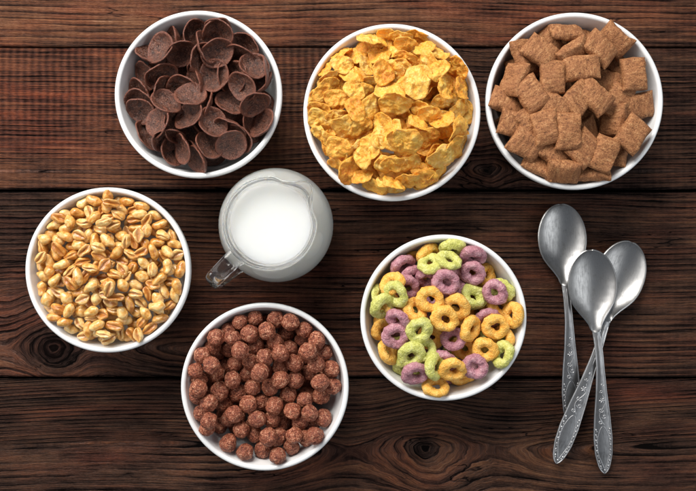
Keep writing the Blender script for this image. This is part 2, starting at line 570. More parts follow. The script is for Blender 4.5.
def pillow_mesh(seed):
    r = random.Random(seed)
    L, W, T = r.uniform(.0130, .0146), r.uniform(.0092, .0106), r.uniform(.0046, .0057)
    skew = r.uniform(-.08, .08)
    nu, ns = 28, 32
    V = []
    for i in range(nu):
        u = -1 + 2 * i / (nu - 1)
        u = math.copysign(abs(u) ** .8, u)
        hh = T * (.17 + .83 * max(0, 1 - abs(u) ** 3.2) ** .6)
        ww = W * (1 + .07 * abs(u) ** 4 - .03 * (1 - u * u))
        for k in range(ns):
            a = 2 * PI * k / ns
            c, s = math.cos(a), math.sin(a)
            y = ww * math.copysign(abs(c) ** .42, c)
            z = hh * math.copysign(abs(s) ** .75, s)
            x = u * L + skew * y
            p = Vector((x, y, z))
            z += .0016 * nz(p, 120, seed) * (1 - .6 * abs(u)) + .0007 * nz(p, 360, seed)
            x += .0010 * nz(p, 190, seed + 4) ; y += .0011 * nz(p, 170, seed + 7)
            z += .0022 * (x / L) * (y / W) * skew * 8 * .3
            V.append((x, y, z))
    F = tube_faces(nu, ns)
    F.append(tuple(range(ns))[::-1]); F.append(tuple((nu - 1) * ns + k for k in range(ns)))
    return mesh('cereal_pillow', V, F)


def sheet_mesh(name, nr, na, rad_fn, z_fn, t_fn):
    """a thick round-ish sheet: top and bottom skins joined at a rounded edge"""
    top, bot, rimv = [], [], []
    for i in range(nr + 1):
        q = i / nr
        for k in range(na):
            a = 2 * PI * k / na
            rr = rad_fn(a) * q
            x, y = rr * math.cos(a), rr * math.sin(a)
            z = z_fn(x, y, q, a)
            t = t_fn(q)
            top.append((x, y, z + t)); bot.append((x, y, z - t))
            rimv.append(min(1, max(0, (q - .78) / .22)))
    mid = []
    for k in range(na):
        a = 2 * PI * k / na
        rr = rad_fn(a) * 1.02 + t_fn(1) * .6
        x, y = rr * math.cos(a), rr * math.sin(a)
        mid.append((x, y, z_fn(x, y, 1.0, a)))
    V = top + mid + bot[::-1]
    ring_count = (nr + 1)
    # reorder bottom so that rings run edge -> centre with the same angular order
    B = []
    for i in range(nr, -1, -1):
        B += bot[i * na:(i + 1) * na]
    V = top + mid + B
    attr = rimv + [1.0] * na + [rimv[i * na + k] for i in range(nr, -1, -1) for k in range(na)]
    F = tube_faces(2 * ring_count + 1, na)
    return mesh(name, V, F, True, {'rim': attr})


def shell_mesh(seed):
    r = random.Random(seed)
    A, B = r.uniform(.0116, .0130), r.uniform(.0100, .0118)
    D = r.uniform(.0036, .0058)
    def rad(a): return (A * B / math.sqrt((B * math.cos(a)) ** 2 + (A * math.sin(a)) ** 2)) * (1 + .03 * math.sin(2 * a + seed) + .02 * math.sin(5 * a + seed))
    def zf(x, y, q, a):
        p = Vector((x, y, 0))
        return D * (q ** 2.9) - D * .4 + .0007 * nz(p, 170, seed) + .0004 * nz(p, 420, seed) + .0012 * math.sin(2 * a + seed * 2) * q ** 3
    return sheet_mesh('chocolate_shell', 12, 44, rad, zf, lambda q: .0011 - .0003 * q)


def flake_mesh(seed):
    r = random.Random(seed)
    A = r.uniform(.0095, .0165); B = A * r.uniform(.60, .88)
    ph = [r.uniform(0, 6.28) for _ in range(5)]; am = [r.uniform(.04, .10), r.uniform(.03, .08), r.uniform(.02, .05), r.uniform(.01, .035), r.uniform(.01, .03)]
    c1, c2 = r.uniform(-18, 12), r.uniform(-20, 10)
    def rad(a):
        k = A * B / math.sqrt((B * math.cos(a)) ** 2 + (A * math.sin(a)) ** 2)
        return k * (1 + sum(am[i] * math.sin((i + 2) * a + ph[i]) for i in range(5)) + .07 * noise.noise(Vector((math.cos(a) * 3.2, math.sin(a) * 3.2, seed))))
    def zf(x, y, q, a):
        p = Vector((x, y, 0))
        return c1 * x * x + c2 * y * y + 15 * x * y * math.sin(seed) + .0022 * nz(p, 95, seed) + .0017 * nz(p, 230, seed + 4) + .0009 * nz(p, 520, seed + 8)
    return sheet_mesh('corn_flake', 11, 46, rad, zf, lambda q: .0008 - .00035 * q)


def puff_mesh(seed):
    """a puffed grain, split along one side: some nearly shut, some gaping, some folded"""
    r = random.Random(seed)
    L, W, T = r.uniform(.0058, .0074), r.uniform(.0034, .0041), r.uniform(.0033, .0040)
    gape = (seed % 3) / 2.0
    dep = (.35, .62, .80)[seed % 3] * r.uniform(.9, 1.1); wid = (.22, .40, .62)[seed % 3] * r.uniform(.85, 1.15)
    bend = r.uniform(-22, 24); off = r.uniform(-.25, .25); taper = r.uniform(-.28, .28); sway = r.uniform(-24, 24)
    nu, ns = 30, 40
    V, cr, po = [], [], []
    for i in range(nu):
        t = i / (nu - 1)
        u = -math.cos(PI * t)
        prof = max(1e-3, (1 - abs(u) ** 2.1)) ** .55
        prof *= 1 - taper * u + .07 * math.sin(4 * u + seed)
        for k in range(ns):
            a = 2 * PI * k / ns
            da = (a - PI / 2 - off * math.sin(2.2 * u + seed) + PI) % (2 * PI) - PI
            env = max(0, 1 - u * u) ** .35
            wv = wid * (.45 + .55 * env) * (1 + .3 * math.sin(u * 3 + seed))
            g = math.exp(-abs(da / wv) ** 2.6) * env
            lip = math.exp(-((abs(da) - 1.5 * wv) / .30) ** 2) * env
            rr = 1 - dep * g + .16 * lip * (1 if da > 0 else .6)
            y = W * prof * rr * math.cos(a)
            z = T * prof * rr * math.sin(a)
            x = u * L
            p = Vector((x, y, z))
            y += .0007 * nz(p, 170, seed) + .0003 * nz(p, 420, seed + 2) + sway * x * x * .5
            z += .0007 * nz(p, 180, seed + 5) + bend * x * x
            V.append((x, y, z)); cr.append(min(1, g * (.75 + .5 * gape) + .5 * max(0, nz(p, 330, seed))))
            po.append((1.0, .8)[i - 1] if i in (1, 2) and seed % 2 else 0.0)
    F = tube_faces(nu, ns)
    F.append(tuple(range(ns))[::-1]); F.append(tuple((nu - 1) * ns + k for k in range(ns)))
    return mesh('puffed_grain', V, F, True, {'crease': cr, 'pore': po})


def samples(me, n=2600):
    me.calc_loop_triangles()
    nv = len(me.vertices)
    co = np.empty(nv * 3, np.float32); me.vertices.foreach_get('co', co); co = co.reshape(-1, 3)
    tr = np.empty(len(me.loop_triangles) * 3, np.int32); me.loop_triangles.foreach_get('vertices', tr); tr = tr.reshape(-1, 3)
    a, b, c = co[tr[:, 0]], co[tr[:, 1]], co[tr[:, 2]]
    ar = np.linalg.norm(np.cross(b - a, c - a), axis=1); ar /= ar.sum()
    idx = nrng.choice(len(tr), n, p=ar)
    u, v = nrng.random(n), nrng.random(n)
    sw = u + v > 1; u[sw] = 1 - u[sw]; v[sw] = 1 - v[sw]
    return a[idx] + (b - a)[idx] * u[:, None] + (c - a)[idx] * v[:, None]


# ------------------------------------------------------------------ settling pieces into a bowl
CELL = 0.0007


class Heap:
    """pieces are let down one by one until they rest on what already lies in the bowl"""
    def __init__(self, b, edge, dome, depth, power=2.0):
        self.b, self.edge, self.dome, self.pw = b, edge, dome, power
        self.n = int(2 * (b['R'] + .012) / CELL) + 1
        ax = (np.arange(self.n) - self.n / 2) * CELL
        X, Y = np.meshgrid(ax, ax, indexing='ij')
        r = np.hypot(X, Y)
        Hs = bowl_h(r, b['Rin'])
        self.H = np.maximum(Hs, np.where(r < b['Rin'], self.target(r) - depth, 0))
        self.H[r > b['Rin']] = ZR + .0005
        self.H[r > b['R']] = -1
        self.own = np.full((self.n, self.n), -1)
        self.P = []

    def target(self, r):
        return ZR + self.edge + self.dome * (1 - np.minimum(r / self.b['Rin'], 1) ** self.pw)

    def cells(self, P, x, y):
        i = np.clip(((P[:, 0] + x) / CELL + self.n / 2).astype(int), 0, self.n - 1)
        j = np.clip(((P[:, 1] + y) / CELL + self.n / 2).astype(int), 0, self.n - 1)
        return i, j

    def rest(self, P, x, y, soft):
        i, j = self.cells(P, x, y)
        d = self.H[i, j] - P[:, 2]
        k = int(len(d) * soft)
        return np.partition(d, -k - 1)[-k - 1]

    def drop(self, x, y, rots, pts, var, soft=.02, data=None, cap=.003, limit=None, roam=0.0, over=0.0, dry=False, tall=.0155):
        best = None
        if roam:                                  # roll downhill to a lower resting place nearby
            Q = pts[::4] @ np.array(rots[0].to_matrix()).T
            z0, step, lim = self.rest(Q, x, y, soft), roam, self.b['Rin'] - .004
            for _ in range(6):
                moved = False
                for a in range(6):
                    nx, ny = x + step * math.cos(a * PI / 3 + step * 900), y + step * math.sin(a * PI / 3 + step * 900)
                    if math.hypot(nx, ny) > lim: continue
                    z1 = self.rest(Q, nx, ny, soft)
                    if z1 < z0 - .0003: z0, bx, by, moved = z1, nx, ny, True
                if moved: x, y = bx, by
                else: step *= .5
        d = math.hypot(x, y)
        for back in (0, .001, .002, .003, .004, .005, .006, .007, .008, .009):
            k = max(0, 1 - back / d) if d > 1e-6 else 1
            fresh = True
            for R in rots:
                P = pts @ np.array(R.to_matrix()).T
                z = self.rest(P, x * k, y * k, soft)
                ext = np.max(P[:, 2])
                score = z + .8 * ext + 1.5 * max(0.0, z + ext - self.target(d) - .010)
                if best is None or score < best[0] - (.0012 if back and not fresh else 0) or fresh: best, fresh = (score, z, x * k, y * k, R, P), False
            ext = np.hypot(best[5][:, 0] + best[2], best[5][:, 1] + best[3])
            if np.partition(ext, -40)[-40] < self.b['Rin'] + over and (back > .004 or best[1] < self.target(d) + cap): break
        s, z, x, y, R, P = best
        hi = self.target(math.hypot(x, y)) + tall - P[:, 2].max()
        if limit is None and z > hi: z = max(hi, self.rest(P, x, y, .22))
        if dry: return z
        if limit is not None and z + P[:, 2].max() > self.target(math.hypot(x, y)) - limit: return False
        i, j = self.cells(P, x, y)
        top = P[:, 2] + z
        o = np.argsort(top)
        i, j, top = i[o], j[o], top[o]
        up = top > self.H[i, j]
        self.H[i[up], j[up]] = top[up]
        self.own[i[up], j[up]] = len(self.P)
        self.P.append(dict(x=x, y=y, z=z, R=R, var=var, data=data or {}))
        return True


def fill(heap, n, reach, seed, smp, keys, maxtilt, gap, soft, data=lambda v: {}):
    """loose lower layers: random pieces let down until the heap is full up to gap below its surface"""
    ok = 0
    for x, y in disc_points(n, heap.b['Rin'] - reach, seed):
        v = rnd.choice(keys)
        if heap.drop(x, y, rand_rots(maxtilt, 2), smp[v], v, soft, data(v), limit=gap, roam=.005): ok += 1
    return ok


def plug(heap, n, depth, reach, smp, keys, maxtilt, soft, data=lambda v: {}):
    """look for the deepest holes and drop another piece into each"""
    ax = (np.arange(heap.n) - heap.n / 2) * CELL
    X, Y = np.meshgrid(ax, ax, indexing='ij')
    r = np.hypot(X, Y)
    T = heap.target(r)
    free = r < heap.b['Rin'] - reach
    for _ in range(n):
        D = np.where(free, T - heap.H, -1)
        D = np.minimum(np.minimum(D, np.roll(D, 2, 0)), np.roll(D, 2, 1))
        k = int(np.argmax(D)); i, j = divmod(k, heap.n)
        if D[i, j] < depth: break
        v = rnd.choice(keys)
        heap.drop(X[i, j], Y[i, j], rand_rots(maxtilt, 5), smp[v], v, soft if D[i, j] < depth + .006 else (.28 if D[i, j] < depth + .014 else .5), data(v), limit=-.006)
        free &= np.hypot(X - X[i, j], Y - Y[i, j]) > .0022


CLOCK = ['twelve', 'one', 'two', 'three', 'four', 'five', 'six', 'seven', 'eight', 'nine', 'ten', 'eleven']
ORD = {2: ['inner one of two', 'outer one of two'], 3: ['innermost of three', 'middle one of three', 'outermost of three'],
       4: ['innermost of four', 'second inner of four', 'third outward of four', 'outermost of four']}


NUM = ['', 'one', 'two', 'three', 'four', 'five', 'six', 'seven', 'eight', 'nine', 'ten', 'eleven', 'twelve']


def ordinal(n, k):
    if k in ORD: return ORD[k][n]
    if n == 0: return 'innermost of %s' % NUM[min(k, 12)]
    if n == k - 1: return 'outermost of %s' % NUM[min(k, 12)]
    return '%s outward of %s' % (['', 'second', 'third', 'fourth', 'fifth', 'sixth', 'seventh', 'eighth', 'ninth', 'tenth', 'eleventh'][min(n, 10)], NUM[min(k, 12)])


def place_label(x, y, R):
    q = math.hypot(x, y) / R
    h = (math.degrees(math.atan2(x, y)) % 360) / 30.0
    if q < .13: return 'at the middle of the heap'
    if q < .42:
        return 'near the middle, toward %s o\'clock' % CLOCK[int(h + .5) % 12]
    zone = 'halfway out' if q < .68 else 'by the rim'
    hh = int(h * 2 + .5) % 24
    return zone + ' at ' + (CLOCK[hh // 2] + ' o\'clock' if hh % 2 == 0 else 'half past ' + CLOCK[hh // 2])


def build(heap, kind, cat, group, where, meshes, mats, describe, least=9, most=290):
    seen = np.bincount(heap.own[heap.own >= 0].ravel(), minlength=len(heap.P))
    keep = [i for i in range(len(heap.P)) if seen[i] >= least]
    if len(keep) > most:
        keep = sorted(sorted(keep, key=lambda i: -seen[i])[:most])
    rows = {}
    for i in keep:
        p = heap.P[i]
        rows.setdefault((describe(p), place_label(p['x'], p['y'], heap.b['Rin'])), []).append(i)
    lab = {}
    for (d, pl), ids in rows.items():
        ids.sort(key=lambda i: math.hypot(heap.P[i]['x'], heap.P[i]['y']))
        for n, i in enumerate(ids):
            lab[i] = '%s %s' % (d, pl) + (' in ' + where if len(ids) == 1 else '') + (', ' + ordinal(n, len(ids)) if len(ids) > 1 else '')
    for i in keep:
        p = heap.P[i]
        me = meshes[p['var']]
        o = bpy.data.objects.new(kind, me)
        COL.objects.link(o)
        if not me.materials: me.materials.append(mats(p))
        o.location = (heap.b['x'] + p['x'], heap.b['y'] + p['y'], p['z'])
        o.rotation_mode = 'QUATERNION'
        o.rotation_quaternion = p['R']
        tag(o, lab[i], cat, group)
    print(kind, 'kept', len(keep), 'of', len(heap.P), 'top', round(float(heap.H[heap.H > 0].max()), 4))


def zones(regions, scale):
    """lists written in enlarged views of the photograph -> photo pixels"""
    out = []
    for (ox, oy), rows in regions:
        for r in rows: out.append((ox + r[0] / scale, oy + r[1] / scale) + tuple(r[2:]))
    return out


def lower_onto(heap, px, py, rots, pts, var, soft, data=None, roam=.001):
    """put a piece seen at photo pixel px,py into the bowl at the height where it comes to rest"""
    def spot(z):
        w = at(px, py, z)
        lx, ly = w.x - heap.b['x'], w.y - heap.b['y']
        r, lim = math.hypot(lx, ly), heap.b['Rin'] - .002
        return (lx, ly) if r < lim else (lx * lim / r, ly * lim / r)
    z = ZR
    for _ in range(2):
        z = heap.drop(*spot(z), rots, pts, var, soft, data, dry=True)
        z = min(z, ZR + .03)
    heap.drop(*spot(z), rots, pts, var, soft, data, roam=roam, over=.002)


def qaxis(ax, ang): return Quaternion(ax, ang)


def disc_rots(a, q, jit=6):
    """orientations whose outline shows a major axis at angle a (photo degrees) and the given axis ratio"""
    t = math.acos(max(.45, min(1, q)))
    m = Vector((math.cos(math.radians(-a)), math.sin(math.radians(-a)), 0))
    out = []
    for s in (1, -1):
        for j in (0, math.radians(jit)):
            out.append(qaxis(m, s * (t * .92 + j)) @ Quaternion((0, 0, 1), math.radians(-a)))
    return out


def rand_rots(maxtilt, n=3, flip=.5):
    out = []
    for _ in range(n):
        ang = rnd.uniform(0, 2 * PI)
        q = qaxis(Vector((math.cos(ang), math.sin(ang), 0)), rnd.uniform(0, maxtilt)) @ Quaternion((0, 0, 1), rnd.uniform(0, 2 * PI))
        if rnd.random() < flip: q = q @ Quaternion((1, 0, 0), PI)
        out.append(q)
    return out


def disc_points(n, R, seed):
    """evenly spread random spots in a disc"""
    r = random.Random(seed)
    pts = []
    while len(pts) < n:
        best, bd = None, -1
        for _ in range(12):
            a, q = r.uniform(0, 2 * PI), R * math.sqrt(r.random())
            p = (q * math.cos(a), q * math.sin(a))
            d = min([(p[0] - o[0]) ** 2 + (p[1] - o[1]) ** 2 for o in pts[-80:]] or [1])
            if d > bd: best, bd = p, d
        pts.append(best)
    return pts


# ------------------------------------------------------------------ 1. chocolate shells
b1 = make_bowl(198.3, 94.4, 83.8, 'white porcelain bowl full of dark chocolate shells, upper left of the table')
SH = [((112, 8), [(320, 165, 160, 80, .4, 2), (215, 270, 160, 30, .55, 1), (248, 190, 165, 110, .85, 3), (375, 262, 145, -25, .65, 2), (430, 130, 160, -70, .6, 1),
                  (180, 350, 120, 60, .7, 0), (260, 345, 140, -30, .6, 1), (150, 430, 130, 50, .6, 0), (370, 400, 160, 10, .8, 2), (260, 420, 150, 110, .45, 1),
                  (465, 390, 160, 70, .4, 1), (480, 230, 150, -60, .6, 1)]),
      ((196, 8), [(130, 200, 185, -35, .85, 4), (90, 85, 170, -35, .6, 2), (140, 100, 170, 30, .6, 2), (45, 200, 170, 70, .5, 1), (275, 200, 130, 30, .7, 0),
                  (340, 330, 165, 40, .9, 3), (200, 380, 190, 80, .65, 2), (290, 420, 170, 40, .8, 2), (130, 370, 170, 100, .45, 1), (400, 430, 130, -40, .5, 1),
                  (400, 340, 150, 80, .5, 1), (60, 300, 160, -20, .5, 0), (240, 255, 120, 20, .5, 0)]),
      ((112, 92), [(130, 40, 110, 20, .7, 1), (135, 130, 105, 20, .75, 2), (235, 190, 170, 110, .8, 3), (280, 270, 190, -25, .45, 2), (320, 190, 130, 90, .45, 1),
                   (395, 50, 170, 10, .78, 4), (270, 60, 150, 40, .7, 2), (415, 200, 165, -50, .85, 3), (375, 345, 160, 75, .55, 2), (440, 360, 150, 65, .5, 1),
                   (300, 350, 140, 80, .6, 0), (190, 240, 140, 60, .6, 0)]),
      ((196, 92), [(125, 170, 185, 60, .87, 3), (190, 60, 150, 35, .75, 1), (370, 75, 170, -25, .55, 2), (315, 150, 150, -60, .7, 0), (280, 225, 170, 45, .6, 1),
                   (210, 310, 190, -25, .78, 3), (70, 330, 180, 60, .78, 2), (20, 400, 150, 60, .55, 1), (15, 210, 150, 60, .45, 1), (245, 195, 180, 20, .5, 1),
                   (370, 180, 150, -60, .6, 0), (45, 60, 160, 110, .45, 1)])]
hp = Heap(b1, -.006, .006, .1)
shells = [shell_mesh(100 + i) for i in range(7)]
SP = [samples(m) for m in shells]
fill(hp, 420, .009, 5, SP, range(7), .6, .006, .02)
for px, py, D, a, q, lay in sorted(zones(SH, 5.456), key=lambda r: r[5]):
    v = rnd.randrange(7)
    lower_onto(hp, px, py, disc_rots(a, q), SP[v], v, .02)
plug(hp, 90, .011, .005, SP, range(7), .6, .03)
build(hp, 'chocolate_shell', 'cereal shell', 'chocolate shells heaped in the bowl', 'the shell bowl', shells, lambda p: M_SHELL,
      lambda p: 'dark chocolate cereal shell')

# ------------------------------------------------------------------ 2. corn flakes
b2 = make_bowl(391.9, 112.5, 88.7, 'white porcelain bowl heaped with golden corn flakes, top centre of the table')
FL = [((300, 20), [(380, 110, 200, 15, .6, 2), (130, 355, 160, -30, .8, 2), (215, 165, 90, -25, .35, 1), (150, 240, 110, -45, .35, 1), (170, 275, 90, -20, .4, 1),
                   (290, 190, 110, -20, .8, 2), (280, 270, 170, 0, .8, 3), (345, 230, 140, 60, .6, 3), (385, 290, 100, 10, .5, 3), (190, 420, 150, 0, .9, 3),
                   (310, 380, 150, -30, .8, 3), (430, 190, 130, -20, .8, 2), (450, 90, 130, 10, .5, 1), (465, 370, 150, 10, .8, 4), (380, 440, 170, -30, .8, 3),
                   (95, 430, 90, 20, .7, 1), (100, 480, 100, 0, .6, 1), (475, 260, 110, 30, .7, 3)]),
      ((390, 20), [(70, 80, 130, 10, .4, 2), (65, 140, 110, 10, .65, 2), (10, 160, 80, 0, .7, 1), (195, 140, 100, -20, .7, 2), (175, 240, 180, 70, .7, 3),
                   (268, 235, 85, -30, .95, 3), (330, 335, 120, 80, .7, 3), (400, 340, 130, 75, .5, 2), (375, 370, 130, 75, .4, 1), (80, 205, 100, 20, .7, 2),
                   (45, 250, 140, 0, .8, 2), (50, 380, 180, 10, .6, 4), (150, 430, 130, 30, .8, 4), (200, 360, 110, -30, .7, 3), (270, 410, 140, -20, .7, 2),
                   (260, 320, 100, 0, .7, 1), (350, 450, 130, -50, .8, 1), (140, 95, 90, 20, .5, 1), (240, 170, 110, 20, .5, 1), (340, 250, 90, 40, .5, 1), (290, 190, 90, 30, .5, 0)]),
      ((300, 110), [(100, 50, 110, 10, .8, 2), (110, 130, 130, 40, .5, 2), (170, 215, 110, 0, .9, 3), (180, 280, 130, 25, .5, 2), (260, 310, 160, -60, .7, 3),
                    (320, 350, 130, -20, .7, 3), (360, 190, 140, 70, .8, 3), (280, 210, 110, -40, .6, 2), (380, 400, 130, 20, .6, 2), (445, 330, 130, 0, .75, 3),
                    (455, 270, 110, -20, .6, 2), (460, 400, 140, 20, .5, 2), (230, 110, 150, -10, .7, 3), (300, 50, 140, -30, .7, 3), (400, 90, 150, 60, .6, 3),
                    (190, 40, 140, 0, .8, 2), (460, 180, 160, 80, .7, 3), (240, 210, 80, 70, .5, 1), (400, 260, 110, 30, .45, 1)]),
      ((390, 110), [(80, 150, 160, 0, .7, 3), (150, 70, 110, 40, .6, 4), (200, 20, 70, 0, .8, 4), (190, 150, 130, -30, .7, 3), (100, 200, 150, 10, .7, 4),
                    (300, 60, 110, -30, .6, 2), (340, 70, 120, 20, .6, 1), (405, 120, 160, -70, .45, 2), (295, 275, 150, -35, .6, 3), (290, 215, 120, -30, .5, 2),
                    (220, 230, 110, -70, .5, 2), (240, 350, 120, -35, .3, 2), (180, 350, 120, -15, .7, 2), (80, 300, 130, -20, .7, 3), (90, 400, 110, 0, .5, 2),
                    (30, 400, 110, 30, .5, 2), (350, 200, 100, -60, .45, 2), (280, 120, 110, 10, .45, 1), (160, 300, 90, 0, .6, 1), (20, 330, 120, 0, .7, 3)])]
hp = Heap(b2, -.001, .017, .1)
NF = 14
flakes = [flake_mesh(200 + i) for i in range(NF)]
size = [m.dimensions.x if hasattr(m, 'dimensions') else 0 for m in flakes]
FS = [samples(m) for m in flakes]
span = [float(np.ptp(s[:, 0])) for s in FS]
fill(hp, 700, .007, 6, FS, range(NF), .6, .005, .05)
for px, py, D, a, q, lay in sorted(zones(FL, 5.168), key=lambda r: r[5]):
    want = D / 5.168 * S * .9
    order = sorted(range(NF), key=lambda i: abs(span[i] - want))
    v = order[rnd.randrange(4)]
    lower_onto(hp, px, py, disc_rots(a, q), FS[v], v, .05)
plug(hp, 120, .007, .004, FS, range(NF), .6, .05)
build(hp, 'corn_flake', 'corn flake', 'corn flakes heaped in the bowl', 'the corn flake bowl', flakes, lambda p: M_FLAKE, lambda p: 'golden corn flake')

# ------------------------------------------------------------------ 3. wheat pillows
b3 = make_bowl(574.6, 101.2, 88.6, 'white porcelain bowl full of tan cereal pillows, upper right of the table')
PL = [((485, 10), [(420, 95, 0, 50, 1), (115, 345, 110, 50, 1), (265, 190, 35, 10, 1), (320, 320, 92, 3, 3), (205, 430, 57, 5, 2), (340, 150, 50, 30, 0),
                   (200, 310, -20, 10, 0), (95, 480, 20, 20, 0), (440, 165, -40, 45, 1), (185, 235, 70, 30, 0), (380, 450, -30, 10, 0), (275, 490, 20, 10, 0)]),
      ((570, 10), [(70, 255, -5, 4, 3), (160, 170, 40, 15, 2), (250, 140, 40, 30, 1), (355, 325, 87, 6, 2), (220, 375, 15, 8, 1), (155, 440, 42, 5, 3),
                   (75, 180, 30, 30, 0), (225, 270, 50, 15, 0), (5, 455, -45, 8, 1)]),
      ((485, 100), [(130, 140, 15, 15, 1), (180, 260, 30, 15, 2), (280, 165, 80, 6, 3), (200, 145, 60, 20, 1), (405, 185, 90, 3, 3), (345, 310, 35, 12, 1),
                    (270, 355, 30, 25, 0), (405, 395, 5, 42, 2), (330, 50, 20, 10, 0)]),
      ((570, 100), [(110, 125, -25, 10, 2), (260, 105, 100, 50, 2), (375, 45, -10, 15, 1), (350, 195, -55, 6, 3), (175, 285, 112, 6, 3), (70, 290, -50, 8, 2),
                    (120, 395, 5, 40, 1), (245, 285, 100, 30, 0)])]
hp = Heap(b3, -.004, .005, .1)
pills = [pillow_mesh(300 + i) for i in range(6)]
PS = [samples(m) for m in pills]
fill(hp, 340, .010, 8, PS, range(6), .6, .011, .04)
for px, py, a, tl, lay in sorted(zones(PL, 5.168), key=lambda r: r[4]):
    v = rnd.randrange(6)
    rots = []
    for s in (1, -1):
        for e in (-.12, 0, .12):
            rots.append(Quaternion((0, 0, 1), math.radians(-a)) @ Quaternion((1, 0, 0), s * math.radians(tl)) @ Quaternion((0, 1, 0), e))
    lower_onto(hp, px, py, rots, PS[v], v, .02)
plug(hp, 50, .013, .006, PS, range(6), .5, .04)
build(hp, 'cereal_pillow', 'cereal pillow', 'toasted cereal pillows heaped in the bowl', 'the pillow bowl', pills, lambda p: M_PILLOW, lambda p: 'tan cereal pillow')

# ------------------------------------------------------------------ 4. puffed grains
b4 = make_bowl(107.9, 270.0, 82.7, 'white porcelain bowl heaped with honey coloured puffed grains, left of the table')
PU = [((22, 184), [(210, 185, 20, 1), (250, 150, 20, 0), (305, 165, 15, 0), (240, 235, -15, 0), (345, 215, 15, 1), (370, 160, 70, 1), (440, 130, -60, 1), (470, 60, 90, 0),
                   (165, 240, -20, 0), (160, 275, 10, 0), (115, 345, 75, 1), (205, 315, 10, 0), (290, 290, 20, 1), (360, 285, -70, 0), (410, 305, 90, 0), (465, 190, -30, 1),
                   (465, 310, -60, 1), (275, 355, -20, 1), (340, 365, -50, 1), (420, 385, 20, 1), (200, 380, 50, 1), (150, 410, 70, 0), (210, 445, -10, 0), (115, 460, 80, 0),
                   (320, 430, -20, 1), (370, 470, 10, 1), (260, 470, -40, 1), (340, 105, -40, 0), (430, 250, 30, 1), (390, 110, 20, 0), (480, 240, 10, 1), (450, 440, -50, 1)]),
      ((104, 184), [(120, 95, 15, 0), (95, 140, 40, 0), (180, 130, 20, 0), (265, 165, 25, 0), (160, 190, -5, 1), (45, 70, 10, 1), (20, 125, 90, 0), (60, 165, 30, 1),
                    (40, 235, -20, 1), (210, 250, 95, 1), (290, 240, -25, 0), (135, 255, 0, 0), (85, 300, 0, 0), (365, 290, 65, 1), (150, 330, 65, 1), (225, 340, 70, 0),
                    (290, 320, 0, 0), (75, 360, -10, 0), (350, 365, 50, 0), (400, 385, -30, 1), (305, 405, 65, 1), (150, 385, 30, 1), (95, 420, 20, 1), (200, 420, 50, 0),
                    (160, 460, -50, 1), (265, 465, 90, 1), (355, 440, 90, 0), (405, 465, 60, 0), (25, 455, -45, 1), (15, 200, -20, 1), (20, 310, 40, 0), (10, 370, 0, 1)]),
      ((22, 268), [(110, 55, 20, 0), (110, 115, 85, 0), (110, 15, 70, 0), (200, 5, 0, 1), (180, 65, -60, 0), (220, 90, 40, 1), (275, 50, 80, 1), (310, 50, 0, 0),
                   (355, 55, -60, 1), (420, 15, -60, 1), (180, 140, 30, 1), (240, 165, 50, 0), (310, 150, 0, 0), (370, 105, -30, 0), (415, 85, 30, 0), (370, 165, 70, 1),
                   (130, 155, 80, 0), (150, 225, 30, 0), (210, 250, 10, 1), (205, 200, 30, 1), (290, 205, -15, 0), (330, 240, -20, 0), (225, 295, -10, 0), (305, 295, 50, 1),
                   (270, 340, 20, 0), (350, 370, 0, 1), (385, 270, 0, 1), (420, 340, 0, 0), (440, 385, 10, 1), (410, 300, -30, 0), (465, 75, 20, 1), (465, 120, -60, 1),
                   (470, 180, 0, 1), (460, 240, 10, 1), (430, 140, 50, 1)]),
      ((104, 268), [(30, 15, 20, 1), (140, 20, -40, 1), (30, 75, -20, 1), (100, 95, 60, 0), (30, 125, -15, 0), (180, 100, 25, 0), (200, 45, 20, 0), (270, 30, 80, 1),
                    (340, 35, 0, 0), (370, 75, 0, 1), (270, 90, 20, 1), (280, 150, 60, 0), (325, 125, 70, 1), (385, 145, 80, 0), (325, 190, -30, 1), (200, 185, 40, 1),
                    (255, 200, 30, 0), (150, 195, 80, 0), (60, 170, 0, 1), (110, 160, 0, 1), (300, 255, -3, 0), (290, 295, -10, 0), (165, 270, 35, 0), (220, 290, -50, 1),
                    (225, 335, -40, 1), (50, 230, 20, 1), (60, 310, 20, 1), (140, 345, 60, 1), (185, 360, 80, 1), (110, 390, 30, 0), (30, 380, -30, 1), (60, 380, 80, 1),
                    (10, 330, 0, 0), (20, 200, 20, 1), (240, 140, 80, 1), (220, 240, 50, 0), (110, 285, 10, 0)])]
hp = Heap(b4, -.002, .010, .1)
NP = 15
puffs = [puff_mesh(400 + i) for i in range(NP)]
US = [samples(m, 1500) for m in puffs]
fill(hp, 2200, .005, 9, US, range(NP), .6, .0045, .05, lambda v: {'c': 0})
hand = zones(PU, 5.456)
rnd.shuffle(hand)
for px, py, a, c in hand:
    v = rnd.randrange(NP)
    rots = []
    for k in range(4):
        q = Quaternion((0, 0, 1), math.radians(-a + rnd.uniform(-6, 6))) @ Quaternion((0, 1, 0), rnd.uniform(-.45, .45)) @ Quaternion((1, 0, 0), rnd.uniform(-.5, .5) + (0 if c else PI))
        rots.append(q)
    lower_onto(hp, px, py, rots, US[v], v, .04, {'c': c})
plug(hp, 220, .006, .002, US, range(NP), .6, .04, lambda v: {'c': 0})
build(hp, 'puffed_grain', 'puffed grain', 'honey puffed grains heaped in the bowl', 'the puff bowl', puffs, lambda p: M_PUFF, lambda p: 'honey puffed grain')

